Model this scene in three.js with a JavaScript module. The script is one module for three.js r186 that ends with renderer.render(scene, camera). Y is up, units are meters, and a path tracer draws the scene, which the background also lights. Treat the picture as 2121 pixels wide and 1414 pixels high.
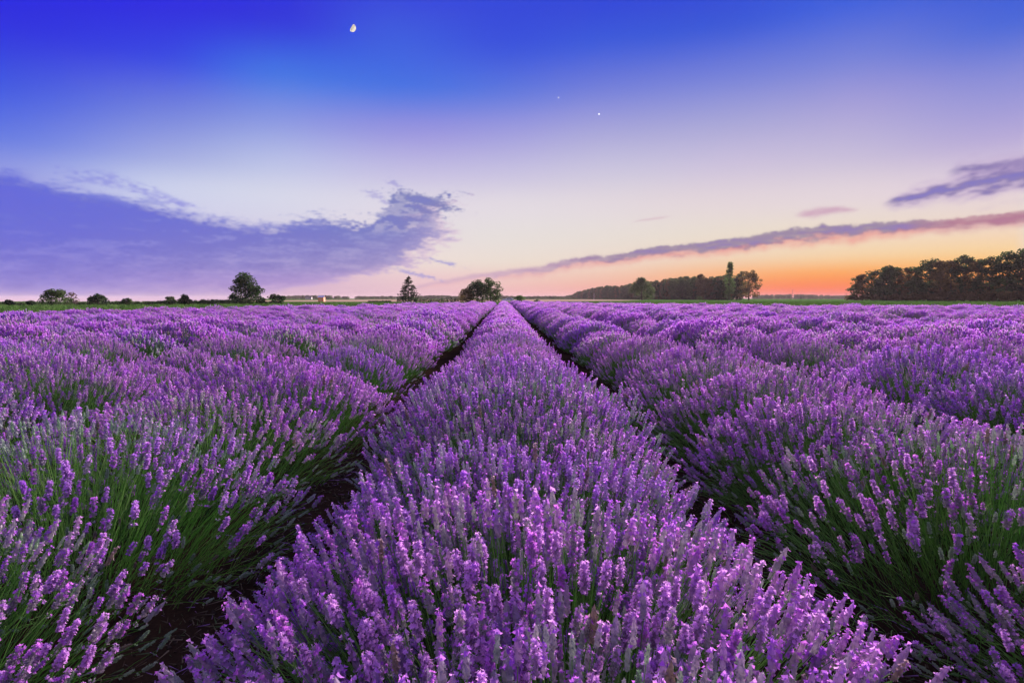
import * as THREE from 'three';

// ---------------------------------------------------------------- camera, exposure, sky, sun
const scene = new THREE.Scene();
const R = Math.PI / 180;
const EYE = 1.2;
const camera = new THREE.PerspectiveCamera(61.94, 1024 / 682, 0.05, 12000);
camera.position.set(0, EYE, 0);
const heading = 0.83 * R, dip = 4.32 * R;
camera.lookAt(Math.sin(heading) * Math.cos(dip), EYE - Math.sin(dip), -Math.cos(heading) * Math.cos(dip));
const renderer = new THREE.WebGLRenderer({ antialias: true });
renderer.toneMapping = THREE.LinearToneMapping;
renderer.toneMappingExposure = 2.3;
renderer.shadowMap.enabled = true;

const SUN_AZ = 29 * R, SUN_EL = 15 * R;
const sun = new THREE.DirectionalLight(new THREE.Color().setRGB(1.0, 0.82, 0.76), 5);
sun.position.set(Math.sin(SUN_AZ) * Math.cos(SUN_EL) * 600, Math.sin(SUN_EL) * 600, -Math.cos(SUN_AZ) * Math.cos(SUN_EL) * 600);
sun.castShadow = true;
sun.shadow.radius = 26;
sun.shadow.mapSize.set(4096, 4096);
Object.assign(sun.shadow.camera, { left: -260, right: 260, top: 120, bottom: -120, near: 1, far: 1600 });
scene.add(sun);

function mulberry(seed) {
  let s = seed >>> 0;
  return () => { s = (s + 0x6d2b79f5) | 0; let t = Math.imul(s ^ (s >>> 15), 1 | s); t = (t + Math.imul(t ^ (t >>> 7), 61 | t)) ^ t; return ((t ^ (t >>> 14)) >>> 0) / 4294967296; };
}
const { clamp, lerp, smoothstep } = THREE.MathUtils;
const hash = (x, y) => { let h = (Math.imul(x | 0, 374761393) + Math.imul(y | 0, 668265263)) | 0; h = Math.imul(h ^ (h >>> 13), 1274126177); return ((h ^ (h >>> 16)) >>> 0) / 4294967296; };
function noise2(x, y) {
  const ix = Math.floor(x), iy = Math.floor(y), fx = x - ix, fy = y - iy, u = fx * fx * (3 - 2 * fx), v = fy * fy * (3 - 2 * fy);
  return lerp(lerp(hash(ix, iy), hash(ix + 1, iy), u), lerp(hash(ix, iy + 1), hash(ix + 1, iy + 1), u), v) * 2 - 1;
}
function fbm(x, y, n = 4) { let s = 0, a = 0.5; for (let i = 0; i < n; i++) { s += a * noise2(x, y); x = x * 2.03 + 17.1; y = y * 2.03 + 9.7; a *= 0.5; } return s; }
const lin = (c) => (c <= 0.04045 ? c / 12.92 : Math.pow((c + 0.055) / 1.055, 2.4));
const AIR = 1 / 2.3;   // the sky at the exposure above
const srgb = (r, g, b) => [lin(r / 255) * AIR, lin(g / 255) * AIR, lin(b / 255) * AIR];

// The dusk sky: air colours by bearing (degrees right of the rows) and height, and the clouds of that evening.
const SKY_AZ = [-42, -30, -20, -10, 0, 10, 20, 30, 42];
const SKY_EL = [0, 1, 2, 4, 6, 9, 12, 16, 20, 24, 27.5, 45, 90];
const SKY = [
  [[150, 140, 215], [178, 152, 205], [208, 172, 198], [222, 178, 195], [234, 174, 180], [238, 160, 156], [243, 120, 100], [242, 98, 82], [242, 112, 70]],
  [[156, 144, 213], [184, 159, 208], [208, 175, 203], [228, 190, 200], [236, 186, 184], [240, 172, 158], [247, 142, 98], [251, 124, 64], [250, 134, 60]],
  [[162, 148, 212], [188, 165, 212], [208, 178, 208], [232, 200, 205], [236, 200, 192], [240, 192, 172], [247, 174, 122], [251, 158, 84], [251, 162, 78]],
  [[176, 165, 216], [202, 187, 222], [217, 202, 218], [235, 221, 216], [234, 221, 211], [235, 217, 203], [238, 212, 188], [243, 212, 174], [246, 211, 164]],
  [[166, 162, 221], [206, 202, 231], [216, 209, 226], [229, 219, 223], [230, 222, 219], [231, 221, 214], [233, 220, 207], [235, 219, 202], [236, 215, 202]],
  [[148, 154, 225], [203, 208, 235], [215, 215, 233], [222, 216, 229], [226, 218, 226], [226, 216, 222], [226, 213, 218], [226, 212, 219], [221, 205, 219]],
  [[98, 120, 226], [160, 170, 226], [190, 195, 231], [197, 192, 227], [201, 195, 225], [205, 199, 222], [205, 195, 220], [200, 190, 218], [182, 170, 216]],
  [[56, 80, 226], [106, 122, 222], [136, 150, 226], [147, 147, 223], [156, 155, 222], [165, 164, 218], [165, 164, 216], [165, 160, 216], [137, 141, 216]],
  [[42, 44, 226], [52, 68, 228], [66, 112, 227], [70, 112, 226], [88, 114, 222], [108, 122, 218], [112, 125, 217], [112, 126, 217], [72, 102, 216]],
  [[38, 34, 222], [45, 42, 225], [49, 57, 221], [60, 90, 223], [55, 80, 221], [56, 86, 219], [56, 86, 216], [62, 94, 220], [56, 86, 214]],
  [[38, 34, 218], [44, 40, 220], [50, 50, 218], [56, 70, 220], [52, 72, 218], [50, 70, 216], [52, 74, 215], [56, 84, 216], [54, 80, 212]],
  [[116, 118, 218], [116, 118, 218], [116, 119, 218], [117, 120, 218], [118, 121, 218], [118, 121, 218], [118, 122, 218], [118, 122, 218], [118, 122, 218]],  // from here up, above the view: paled to throw more light on the field
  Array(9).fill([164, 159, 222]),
].map((row) => row.map((c) => srgb(...c)));
const FAR_SIDE_FILL = [[158, 142, 205], [165, 148, 208], [172, 154, 210], [188, 168, 214], [200, 178, 216], [214, 188, 218], [220, 192, 220], [220, 193, 222], [212, 190, 222], [200, 184, 222], [192, 180, 222], [180, 170, 221], [164, 159, 222]].map((c) => srgb(...c));  // unseen sky behind the camera, brightened as fill light for the foreground
function hermite(xs, get, x) {
  let i = 0; while (i < xs.length - 2 && x > xs[i + 1]) i++;
  const x0 = xs[i], x1 = xs[i + 1], h = x1 - x0, t = clamp((x - x0) / h, 0, 1), y0 = get(i), y1 = get(i + 1);
  const ym = i > 0 ? get(i - 1) : y0, yp = i < xs.length - 2 ? get(i + 2) : y1, hm = i > 0 ? x0 - xs[i - 1] : h, hp = i < xs.length - 2 ? xs[i + 2] - x1 : h;
  const out = [0, 0, 0], t2 = t * t, t3 = t2 * t;
  for (let c = 0; c < 3; c++) {
    const s0 = (y0[c] - ym[c]) / hm, s = (y1[c] - y0[c]) / h, s1 = (yp[c] - y1[c]) / hp;
    const m0 = s0 * s > 0 ? (2 * s0 * s) / (s0 + s) : 0, m1 = s1 * s > 0 ? (2 * s1 * s) / (s1 + s) : 0;
    out[c] = Math.max(0, y0[c] * (2 * t3 - 3 * t2 + 1) + m0 * h * (t3 - 2 * t2 + t) + y1[c] * (-2 * t3 + 3 * t2) + m1 * h * (t3 - t2));
  }
  return out;
}
const along = (list, x, k = 1) => {   // value k of a polyline listed by its first number, in either direction
  const up = list[list.length - 1][0] > list[0][0];
  let i = 0; while (i < list.length - 2 && (up ? x > list[i + 1][0] : x < list[i + 1][0])) i++;
  const a = list[i], b = list[i + 1], t = clamp((x - a[0]) / (b[0] - a[0]), 0, 1), s = t * t * (3 - 2 * t) * 0.5 + t * 0.5;
  return lerp(a[k], b[k], s);
};
const BANK_TOP = [[-60, 9.9], [-41.6, 9.48], [-40.6, 9.3], [-37.9, 8.92], [-34.9, 8.68], [-31.6, 8.32], [-28.8, 7.64], [-26.2, 7.25], [-23.5, 6.82], [-21.9, 6.77], [-19.4, 7.45], [-17.7, 7.7], [-15.1, 7.5], [-13.1, 7.48], [-11.5, 8.75], [-10.1, 10.02], [-8.2, 9.8], [-4.2, 9.56], [-2, 9.4]];
const BANK_RIGHT = [[9.8, -3.6], [9.5, -3.9], [8.49, -5.9], [7.02, -5.0], [6.09, -4.5], [5.47, -5.3], [4.19, -6.9], [3.42, -8.3], [2.74, -10.2], [1.86, -14.3], [0.81, -20.4], [-0.5, -24]];
const BANK_VEIL = [[-37.5, 9.82, 0.29], [-36, 9.73, 0.58], [-33.9, 9.54, 0.78], [-31.6, 9.02, 0.58], [-29.2, 8.34, 0.39], [-27, 7.69, 0.24]];
const BAND = [[-9.7, 0.85, 0.15], [-6.9, 1.43, 0.24], [-2.1, 2.26, 0.39], [2.7, 2.65, 0.44], [7.5, 3.49, 0.54], [12.2, 4, 0.58], [15.9, 4.49, 0.63], [19, 4.6, 0.7], [23.2, 5.09, 0.7], [27.2, 5.49, 0.84], [30.9, 5.63, 0.84], [34.3, 5.66, 0.72], [37.5, 5.67, 0.58], [40.5, 5.8, 0.58], [42.4, 5.92, 0.55], [48, 6.02, 0.45], [56, 6.0, 0.1]];
const PLUME = [[33.3, 7.62, 0.15], [34.6, 7.89, 0.34], [35.9, 8.15, 0.44], [37.7, 8.44, 0.54], [39.5, 8.71, 0.66], [41.2, 8.89, 0.76], [42.3, 8.99, 0.8], [47, 9.12, 0.9], [54, 9.0, 0.2]];
const PLUME_TOP = [[37.4, 9.77, 0.15], [38.6, 9.91, 0.39], [40.3, 9.95, 0.49], [42.2, 9.91, 0.58], [46.7, 9.92, 0.7], [53, 9.8, 0.2]];
const SCRAP = [[26.7, 7.32, 0.1], [28.6, 7.45, 0.24], [30.1, 7.47, 0.19], [32.2, 7.46, 0.1]];
const WISP = [[12.2, 7.28, 0.05], [13.6, 7.52, 0.1], [14.9, 7.66, 0.1], [16.7, 7.82, 0.05]];
const inside = (list, az) => az > Math.min(list[0][0], list[list.length - 1][0]) && az < Math.max(list[0][0], list[list.length - 1][0]);
const blend = (a, b, t) => { for (let c = 0; c < 3; c++) a[c] = lerp(a[c], b[c], t); };
const BANK_COL_AZ = [-42, -26, -12, -4], BANK_COL_EL = [0, 1.5, 3, 5, 7, 9.5];
const BANK_COL = [
  [[146, 134, 210], [176, 152, 205], [206, 168, 200], [215, 180, 200]],
  [[134, 126, 212], [158, 138, 206], [188, 158, 205], [212, 184, 205]],
  [[116, 114, 210], [138, 130, 204], [160, 146, 200], [186, 164, 206]],
  [[94, 100, 210], [116, 116, 203], [136, 132, 198], [164, 148, 202]],
  [[80, 90, 208], [100, 106, 204], [116, 122, 194], [150, 138, 196]],
  [[76, 86, 210], [118, 128, 214], [106, 112, 182], [98, 106, 178]],
].map((r) => r.map((c) => srgb(...c)));
const C_BAND_LEFT = srgb(196, 160, 190), C_BAND = srgb(118, 94, 148), C_FIRE = srgb(234, 128, 130), C_FIRE_R = srgb(190, 122, 142), C_EDGE = srgb(226, 196, 216);
const C_PLUME = srgb(88, 78, 156), C_PLUME_EDGE = srgb(186, 162, 204), C_SCRAP = srgb(206, 168, 190);
function clouds(c, az, el) {
  // the long bank on the left
  if (az < -1 && el < 11.5) {
    const streak = fbm(az * 0.55, el * 2.6, 5), fine = fbm(az * 2.6 + 40, el * 8 + 3, 4), rough = smoothstep(az, -26, -10);
    const ragged = streak * lerp(0.9, 1.6, rough) + fine * lerp(0.35, 0.9, rough);
    const dTop = along(BANK_TOP, az) - el + ragged * 0.8 + Math.max(0, fine) * 0.5, dRight = (along(BANK_RIGHT, el) - az) * 0.62 + ragged * 1.3;
    let a = smoothstep(dTop, -0.35, lerp(1.15, 0.6, rough)) * smoothstep(dRight, -0.35, lerp(1.1, 2.4, smoothstep(el, 4, 0)));
    a *= 1 - lerp(0.1, 0.06, rough) * smoothstep(streak + fine * 0.4, 0, 0.5);
    if (rough > 0.3 && el > 6) a *= 1 - 0.36 * rough * smoothstep(fbm(az * 0.9 + 5, el * 2.6 + 8, 4), 0.02, 0.3) * smoothstep(el, 5.8, 7.2) * smoothstep(-az, 5.5, 7.5);
    const col = hermite(BANK_COL_AZ, (j) => hermite(BANK_COL_EL, (i) => BANK_COL[i][j], el), az);
    const tone = 1 + 0.24 * streak + 0.16 * fine;
    blend(c, col.map((v, k) => v * (k === 2 ? 1 + (tone - 1) * 0.4 : tone)), a * 0.97);
    blend(c, C_EDGE, 0.45 * rough * smoothstep(dRight, -0.2, 0.5) * (1 - smoothstep(dRight, 0.5, 2.2)) * smoothstep(dTop, 0, 0.4));
    if (inside(BANK_VEIL, az)) {
      const d = Math.abs(el + streak * 0.5 - along(BANK_VEIL, az)) / along(BANK_VEIL, az, 2);
      blend(c, srgb(120, 120, 220), 0.55 * smoothstep(1.2 - d, 0, 1) * smoothstep(fine + streak, -0.5, 0.5));
    }
    const puff = (x, y, rx, ry, s, k = srgb(150, 145, 212)) => { const d = Math.hypot((az - x) / rx, (el - y + (az - x) * 0.25) / ry) + fine * 1.1; blend(c, k, s * smoothstep(1.1 - d, 0, 0.8)); };
    puff(-7.2, 9.3, 3.2, 0.5, 0.85, srgb(104, 110, 178)); puff(-7.6, 8.5, 1.9, 0.5, 0.75, srgb(118, 118, 184)); puff(-8.2, 7.6, 2, 0.5, 0.6, srgb(126, 124, 190)); puff(-10.8, 11.0, 0.9, 0.32, 0.6); puff(-12.6, 9.9, 0.9, 0.4, 0.5); puff(-11.7, 9.2, 0.6, 0.25, 0.5); puff(-5.9, 3.55, 2, 0.2, 0.8); puff(-8.3, 2.3, 2.6, 0.22, 0.7);
  }
  // the thin band that climbs to the right, its lower edge burning pink
  if (inside(BAND, az)) {
    const w = along(BAND, az, 2) * 0.84, bump = fbm(az * 0.42 + 3, 1.3, 3) * 0.45 + fbm(az * 1.3, el * 1.4, 4) * 0.5 + fbm(az * 4, el * 6, 3) * 0.22, d = (el - along(BAND, az)) / w + bump * 0.9;
    const soft = lerp(0.9, 0.35, smoothstep(az, 0, 14)), top = 1 - smoothstep(d, 1 - soft * 0.6, 1 + soft * 0.8), low = smoothstep(d, -1.5 - soft, -0.45);
    const fire = 1 - smoothstep(d + fbm(az * 0.9 + 9, el * 2, 3) * 0.9, -0.9, 0.05);
    const right = smoothstep(az, 34, 39), left = 1 - smoothstep(az, -2, 16);
    const body = C_BAND.map((v, k) => lerp(lerp(v, C_BAND_LEFT[k], left), C_FIRE_R[k], right * 0.75));
    const flame = C_FIRE.map((v, k) => lerp(lerp(v, srgb(226, 170, 180)[k], left), C_FIRE_R[k] * 1.15, right));
    blend(c, body.map((v, k) => lerp(v, flame[k], fire)), top * low * lerp(0.93, 0.6, smoothstep(-az, -4, 8)) * lerp(1, 0.66, fire) * (0.9 + 0.35 * fbm(az * 0.8, el * 5, 3)));
  }
  for (const [list, core, edge, s] of [[PLUME_TOP, C_PLUME, C_PLUME_EDGE, 0.75], [PLUME, C_PLUME, C_PLUME_EDGE, 0.95], [SCRAP, C_SCRAP, C_SCRAP, 0.8], [WISP, C_SCRAP, C_SCRAP, 0.35]]) {
    if (!inside(list, az)) continue;
    const w = along(list, az, 2), q = el - az * 0.12, n = fbm(az * 0.5 + 2, q * 1.6, 4), d = Math.abs((el - along(list, az)) / w + n * 1.5) + fbm(az * 1.6, q * 4, 3) * 0.5;
    const ends = smoothstep(Math.min(az - list[0][0], list[list.length - 1][0] - az), 0, 1.6);
    blend(c, edge, s * 0.7 * (1 - smoothstep(d, 0.4, 2.6)) * ends);
    blend(c, core, s * (1 - smoothstep(d, 0, 1.35)) * ends);
  }
}
function skyTexture() {
  const W = 4096, H = 2048, data = new Float32Array(W * H * 4);
  const air = [], step = 0.25;
  for (let i = 0; i <= 90 / step; i++) {
    const rows = SKY_AZ.map((_, j) => hermite(SKY_EL, (k) => SKY[k][j], i * step)), back = hermite(SKY_EL, (k) => FAR_SIDE_FILL[k], i * step), line = [];
    for (let a = -180; a <= 180; a += 1) {
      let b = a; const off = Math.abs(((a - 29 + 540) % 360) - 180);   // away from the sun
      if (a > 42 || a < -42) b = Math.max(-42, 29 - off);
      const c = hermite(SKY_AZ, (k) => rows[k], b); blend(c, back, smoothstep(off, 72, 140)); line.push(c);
    }
    air.push(line);
  }
  for (let row = 0; row < H; row++) {
    const el = ((row + 0.5) / H - 0.5) * 180, e = clamp(el, 0, 89.99) / step, i = Math.floor(e), fe = e - i;
    for (let col = 0; col < W; col++) {
      let az = ((col + 0.5) / W) * 360 - 180 + 90; if (az > 180) az -= 360;
      const a = clamp(az + 180, 0, 359.99), j = Math.floor(a), fa = a - j, c = [0, 0, 0];
      for (let k = 0; k < 3; k++) c[k] = lerp(lerp(air[i][j][k], air[i][j + 1][k], fa), lerp(air[i + 1][j][k], air[i + 1][j + 1][k], fa), fe);
      if (el > -1 && el < 14 && az > -75 && az < 60) { if (az < -60) { const d = c.slice(); clouds(d, az, el); blend(c, d, (az + 75) / 15); } else clouds(c, az, el); }
      const o = (row * W + col) * 4; data[o] = c[0]; data[o + 1] = c[1]; data[o + 2] = c[2]; data[o + 3] = 1;
    }
  }
  const t = new THREE.DataTexture(data, W, H, THREE.RGBAFormat, THREE.FloatType);
  t.mapping = THREE.EquirectangularReflectionMapping; t.magFilter = THREE.LinearFilter; t.minFilter = THREE.LinearFilter; t.needsUpdate = true;
  return t;
}
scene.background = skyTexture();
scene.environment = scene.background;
scene.fog = new THREE.FogExp2(new THREE.Color().setRGB(0.95, 0.8, 0.76), 0.0001);

// ---------------------------------------------------------------- helpers
const V = (x, y, z) => new THREE.Vector3(x, y, z);
const rgb = (r, g, b) => new THREE.Color().setRGB(r, g, b);
const used = new Map();
function numbered(name) { const n = used.get(name) ?? 0; used.set(name, n + 1); return n ? `${name}_${String(n).padStart(3, '0')}` : name; }
function tag(o, label, category, group, kind) {
  if (label) o.userData.label = label;
  if (category) o.userData.category = category;
  if (group) o.userData.group = group;
  if (kind) o.userData.kind = kind;
  return o;
}
function thing(name, label, category, x, y, z, group) {
  const o = new THREE.Group(); o.name = numbered(name); o.position.set(x, y, z); scene.add(o);
  return tag(o, label, category, group);
}
function part(parent, name, geometry, material) {
  const m = new THREE.Mesh(geometry, material); m.name = name; m.castShadow = m.receiveShadow = true; parent.add(m); return m;
}
class Build {   // triangles with a colour each
  constructor() { this.p = []; this.c = []; }
  tri(a, b, c, k) { this.p.push(a.x, a.y, a.z, b.x, b.y, b.z, c.x, c.y, c.z); this.c.push(k[0], k[1], k[2], k[0], k[1], k[2], k[0], k[1], k[2]); }
  quad(a, b, c, d, k) { this.tri(a, b, c, k); this.tri(a, c, d, k); }
  box(x0, y0, z0, x1, y1, z1, k) {
    const q = (a, b, c, d) => this.quad(V(...a), V(...b), V(...c), V(...d), k);
    q([x0, y0, z1], [x1, y0, z1], [x1, y1, z1], [x0, y1, z1]); q([x1, y0, z0], [x0, y0, z0], [x0, y1, z0], [x1, y1, z0]);
    q([x0, y0, z0], [x0, y0, z1], [x0, y1, z1], [x0, y1, z0]); q([x1, y0, z1], [x1, y0, z0], [x1, y1, z0], [x1, y1, z1]);
    q([x0, y1, z1], [x1, y1, z1], [x1, y1, z0], [x0, y1, z0]); q([x0, y0, z0], [x1, y0, z0], [x1, y0, z1], [x0, y0, z1]);
    return this;
  }
  limb(pts, radii, sides, k) {   // a tapering tube
    const rings = pts.map((p, i) => {
      const t = (i < pts.length - 1 ? pts[i + 1].clone().sub(p) : p.clone().sub(pts[i - 1])).normalize(), u = (Math.abs(t.y) < 0.9 ? V(0, 1, 0) : V(1, 0, 0)).cross(t).normalize(), w = t.clone().cross(u);
      return Array.from({ length: sides }, (_, s) => { const a = (s / sides) * 2 * Math.PI; return p.clone().addScaledVector(u, Math.cos(a) * radii[i]).addScaledVector(w, Math.sin(a) * radii[i]); });
    });
    for (let i = 0; i < rings.length - 1; i++) for (let s = 0; s < sides; s++) { const e = (s + 1) % sides; this.quad(rings[i][s], rings[i][e], rings[i + 1][e], rings[i + 1][s], k); }
    return this;
  }
  geometry() {
    const g = new THREE.BufferGeometry();
    g.setAttribute('position', new THREE.BufferAttribute(new Float32Array(this.p), 3));
    g.setAttribute('color', new THREE.BufferAttribute(new Float32Array(this.c), 3));
    return g;
  }
}
const plain = (o) => new THREE.MeshStandardMaterial({ roughness: 0.95, ...o });
const leafy = (o) => new THREE.MeshPhysicalMaterial({ vertexColors: true, roughness: 0.95, transmission: 0.4, thickness: 0, specularIntensity: 0.15, side: THREE.DoubleSide, ...o });
const M = { tints: [[1, 1, 1], [0.95, 0.97, 1.03], [1.02, 1.05, 0.99]].map((c, i) => leafy({ name: 'bloom_' + ['violet', 'blue', 'rose'][i], transmission: 0.55, color: rgb(...c) })),
  bloom: leafy({ name: 'bloom', transmission: 0.55 }), stalk: leafy({ name: 'stalk', transmission: 0.3 }), foliage: leafy({ name: 'foliage', transmission: 0.3 }),
  crown: leafy({ name: 'crown', transmission: 0.55 }), bark: plain({ name: 'bark', vertexColors: true }), solid: plain({ name: 'solid', vertexColors: true, roughness: 0.7, side: THREE.DoubleSide }),
};
function spotted(size, seed, paint) {
  const data = new Uint8Array(size * size * 4), r = mulberry(seed);
  for (let y = 0; y < size; y++) for (let x = 0; x < size; x++) { const c = paint(x / size, y / size, r); for (let k = 0; k < 3; k++) data[(y * size + x) * 4 + k] = clamp(c[k], 0, 1) * 255; data[(y * size + x) * 4 + 3] = 255; }
  const t = new THREE.DataTexture(data, size, size); t.wrapS = t.wrapT = THREE.RepeatWrapping; t.magFilter = THREE.LinearFilter; t.colorSpace = THREE.SRGBColorSpace; t.needsUpdate = true; return t;
}
const wrapNoise = (u, v, f, s) => { const w = (x) => x * x * (3 - 2 * x); const a = fbm(u * f + s, v * f), b = fbm((u - 1) * f + s, v * f), c = fbm(u * f + s, (v - 1) * f), d = fbm((u - 1) * f + s, (v - 1) * f); return lerp(lerp(a, b, w(u)), lerp(c, d, w(u)), w(v)); };

// ---------------------------------------------------------------- ground
const LEFT_EDGE = [[-46, -60], [-20.5, 23], [-16.6, 36], [-11, 53], [-1, 92], [1, 120]];      // x, metres ahead
const RIGHT_EDGE = [[62, 22], [35, 38], [22, 43.5], [13.5, 62], [6, 92], [3, 120]];
const edgeX = (list, z) => { let i = 0; while (i < list.length - 2 && z > list[i + 1][1]) i++; const a = list[i], b = list[i + 1]; return lerp(a[0], b[0], clamp((z - a[1]) / (b[1] - a[1]), z < list[0][1] ? -9 : 0, 1)); };
const inField = (x, z) => z < 120 && x > edgeX(LEFT_EDGE, z) && (z < 22 || x < edgeX(RIGHT_EDGE, z));
function sheet(name, outline, y, texture, metres, roughness = 1) {
  const s = new THREE.Shape(outline.map(([x, z]) => new THREE.Vector2(x, z))), g = new THREE.ShapeGeometry(s);
  g.rotateX(-Math.PI / 2); g.translate(0, y, 0);
  const p = g.attributes.position, uv = new Float32Array(p.count * 2);
  for (let i = 0; i < p.count; i++) { uv[i * 2] = p.getX(i) / metres; uv[i * 2 + 1] = p.getZ(i) / metres; }
  g.setAttribute('uv', new THREE.BufferAttribute(uv, 2));
  const m = new THREE.Mesh(g, new THREE.MeshPhysicalMaterial({ map: texture, roughness, specularIntensity: 0, side: THREE.DoubleSide })); m.name = name; m.receiveShadow = true; m.userData.kind = 'structure'; scene.add(m); return m;
}
const meadowMap = spotted(512, 5, (u, v, r) => { const n = wrapNoise(u, v, 6, 3), m = wrapNoise(u, v, 24, 50), k = 0.5 + n * 0.5 + m * 0.3 + (r() - 0.5) * 0.25; return [lerp(0.2, 0.4, k), lerp(0.36, 0.54, k), lerp(0.15, 0.27, k)]; });
const soilMap = spotted(512, 6, (u, v, r) => { const k = 0.5 + wrapNoise(u, v, 10, 3) * 0.6 + (r() - 0.5) * 0.5; return [lerp(0.13, 0.26, k), lerp(0.1, 0.2, k), lerp(0.08, 0.15, k)]; });
const stubbleMap = spotted(256, 7, (u, v, r) => { const k = 0.5 + wrapNoise(u, v, 8, 3) * 0.5 + (r() - 0.5) * 0.4; return [lerp(0.6, 0.8, k), lerp(0.5, 0.68, k), lerp(0.42, 0.58, k)]; });
const landY = (x, z) => -0.0062 * Math.max(0, z - 112) * smoothstep(-x / Math.max(z, 1), 0.41, 0.6);   // the land falls away beyond the hedge on the left
{
  const p = [], uv = [], idx = [], A = 144, rings = [0, 1];
  for (let d = 6; d < 7000; d *= 1.12) rings.push(d);
  rings.forEach((d) => { for (let i = 0; i <= A; i++) { const a = (i / A) * 2 * Math.PI, x = Math.sin(a) * d, z = Math.cos(a) * d; p.push(x, landY(x, z), -z); uv.push(x / 40, z / 40); } });
  for (let k = 0; k < rings.length - 1; k++) for (let i = 0; i < A; i++) { const a = k * (A + 1) + i, b = a + A + 1; idx.push(a, a + 1, b, a + 1, b + 1, b); }
  const g = new THREE.BufferGeometry(); g.setAttribute('position', new THREE.Float32BufferAttribute(p, 3)); g.setAttribute('uv', new THREE.Float32BufferAttribute(uv, 2)); g.setIndex(idx); g.computeVertexNormals();
  const m = new THREE.Mesh(g, new THREE.MeshPhysicalMaterial({ map: meadowMap, roughness: 1, specularIntensity: 0, side: THREE.DoubleSide })); m.name = 'ground'; m.receiveShadow = true; m.userData.kind = 'structure'; scene.add(m);
}
sheet('soil', [...LEFT_EDGE, ...RIGHT_EDGE.slice().reverse(), [75, -60]], 0.004, soilMap, 2.5);
sheet('stubble_field', [[-110, 235], [-60, 215], [-10, 212], [60, 290], [104, 420], [104, 700], [-140, 700], [-150, 300]], 0.004, stubbleMap, 30);

// ---------------------------------------------------------------- lavender
const PETAL = [[0.64, 0.24, 0.86], [0.55, 0.16, 0.82], [0.75, 0.37, 0.88], [0.64, 0.19, 0.8]];
const CALYX = [[0.48, 0.36, 0.54], [0.42, 0.31, 0.5], [0.52, 0.42, 0.53]];
const BUD = [[0.39, 0.5, 0.36], [0.33, 0.45, 0.31], [0.44, 0.52, 0.42]];
const STALK = [[0.16, 0.38, 0.07], [0.12, 0.3, 0.05], [0.22, 0.42, 0.1]];
const LEAF = [[0.07, 0.15, 0.045], [0.05, 0.115, 0.035], [0.1, 0.17, 0.06]];
const pick = (list, r) => list[Math.floor(r() * list.length)];
const mixed = (a, b, t) => [lerp(a[0], b[0], t), lerp(a[1], b[1], t), lerp(a[2], b[2], t)];
const shade = (c, r, s = 0.15) => { const k = 1 + (r() * 2 - 1) * s; return [c[0] * k, c[1] * k, c[2] * k]; };
function frame(m) { const e = m.elements; return (x, y, z) => V(e[0] * x + e[4] * y + e[8] * z + e[12], e[1] * x + e[5] * y + e[9] * z + e[13], e[2] * x + e[6] * y + e[10] * z + e[14]); }
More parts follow.
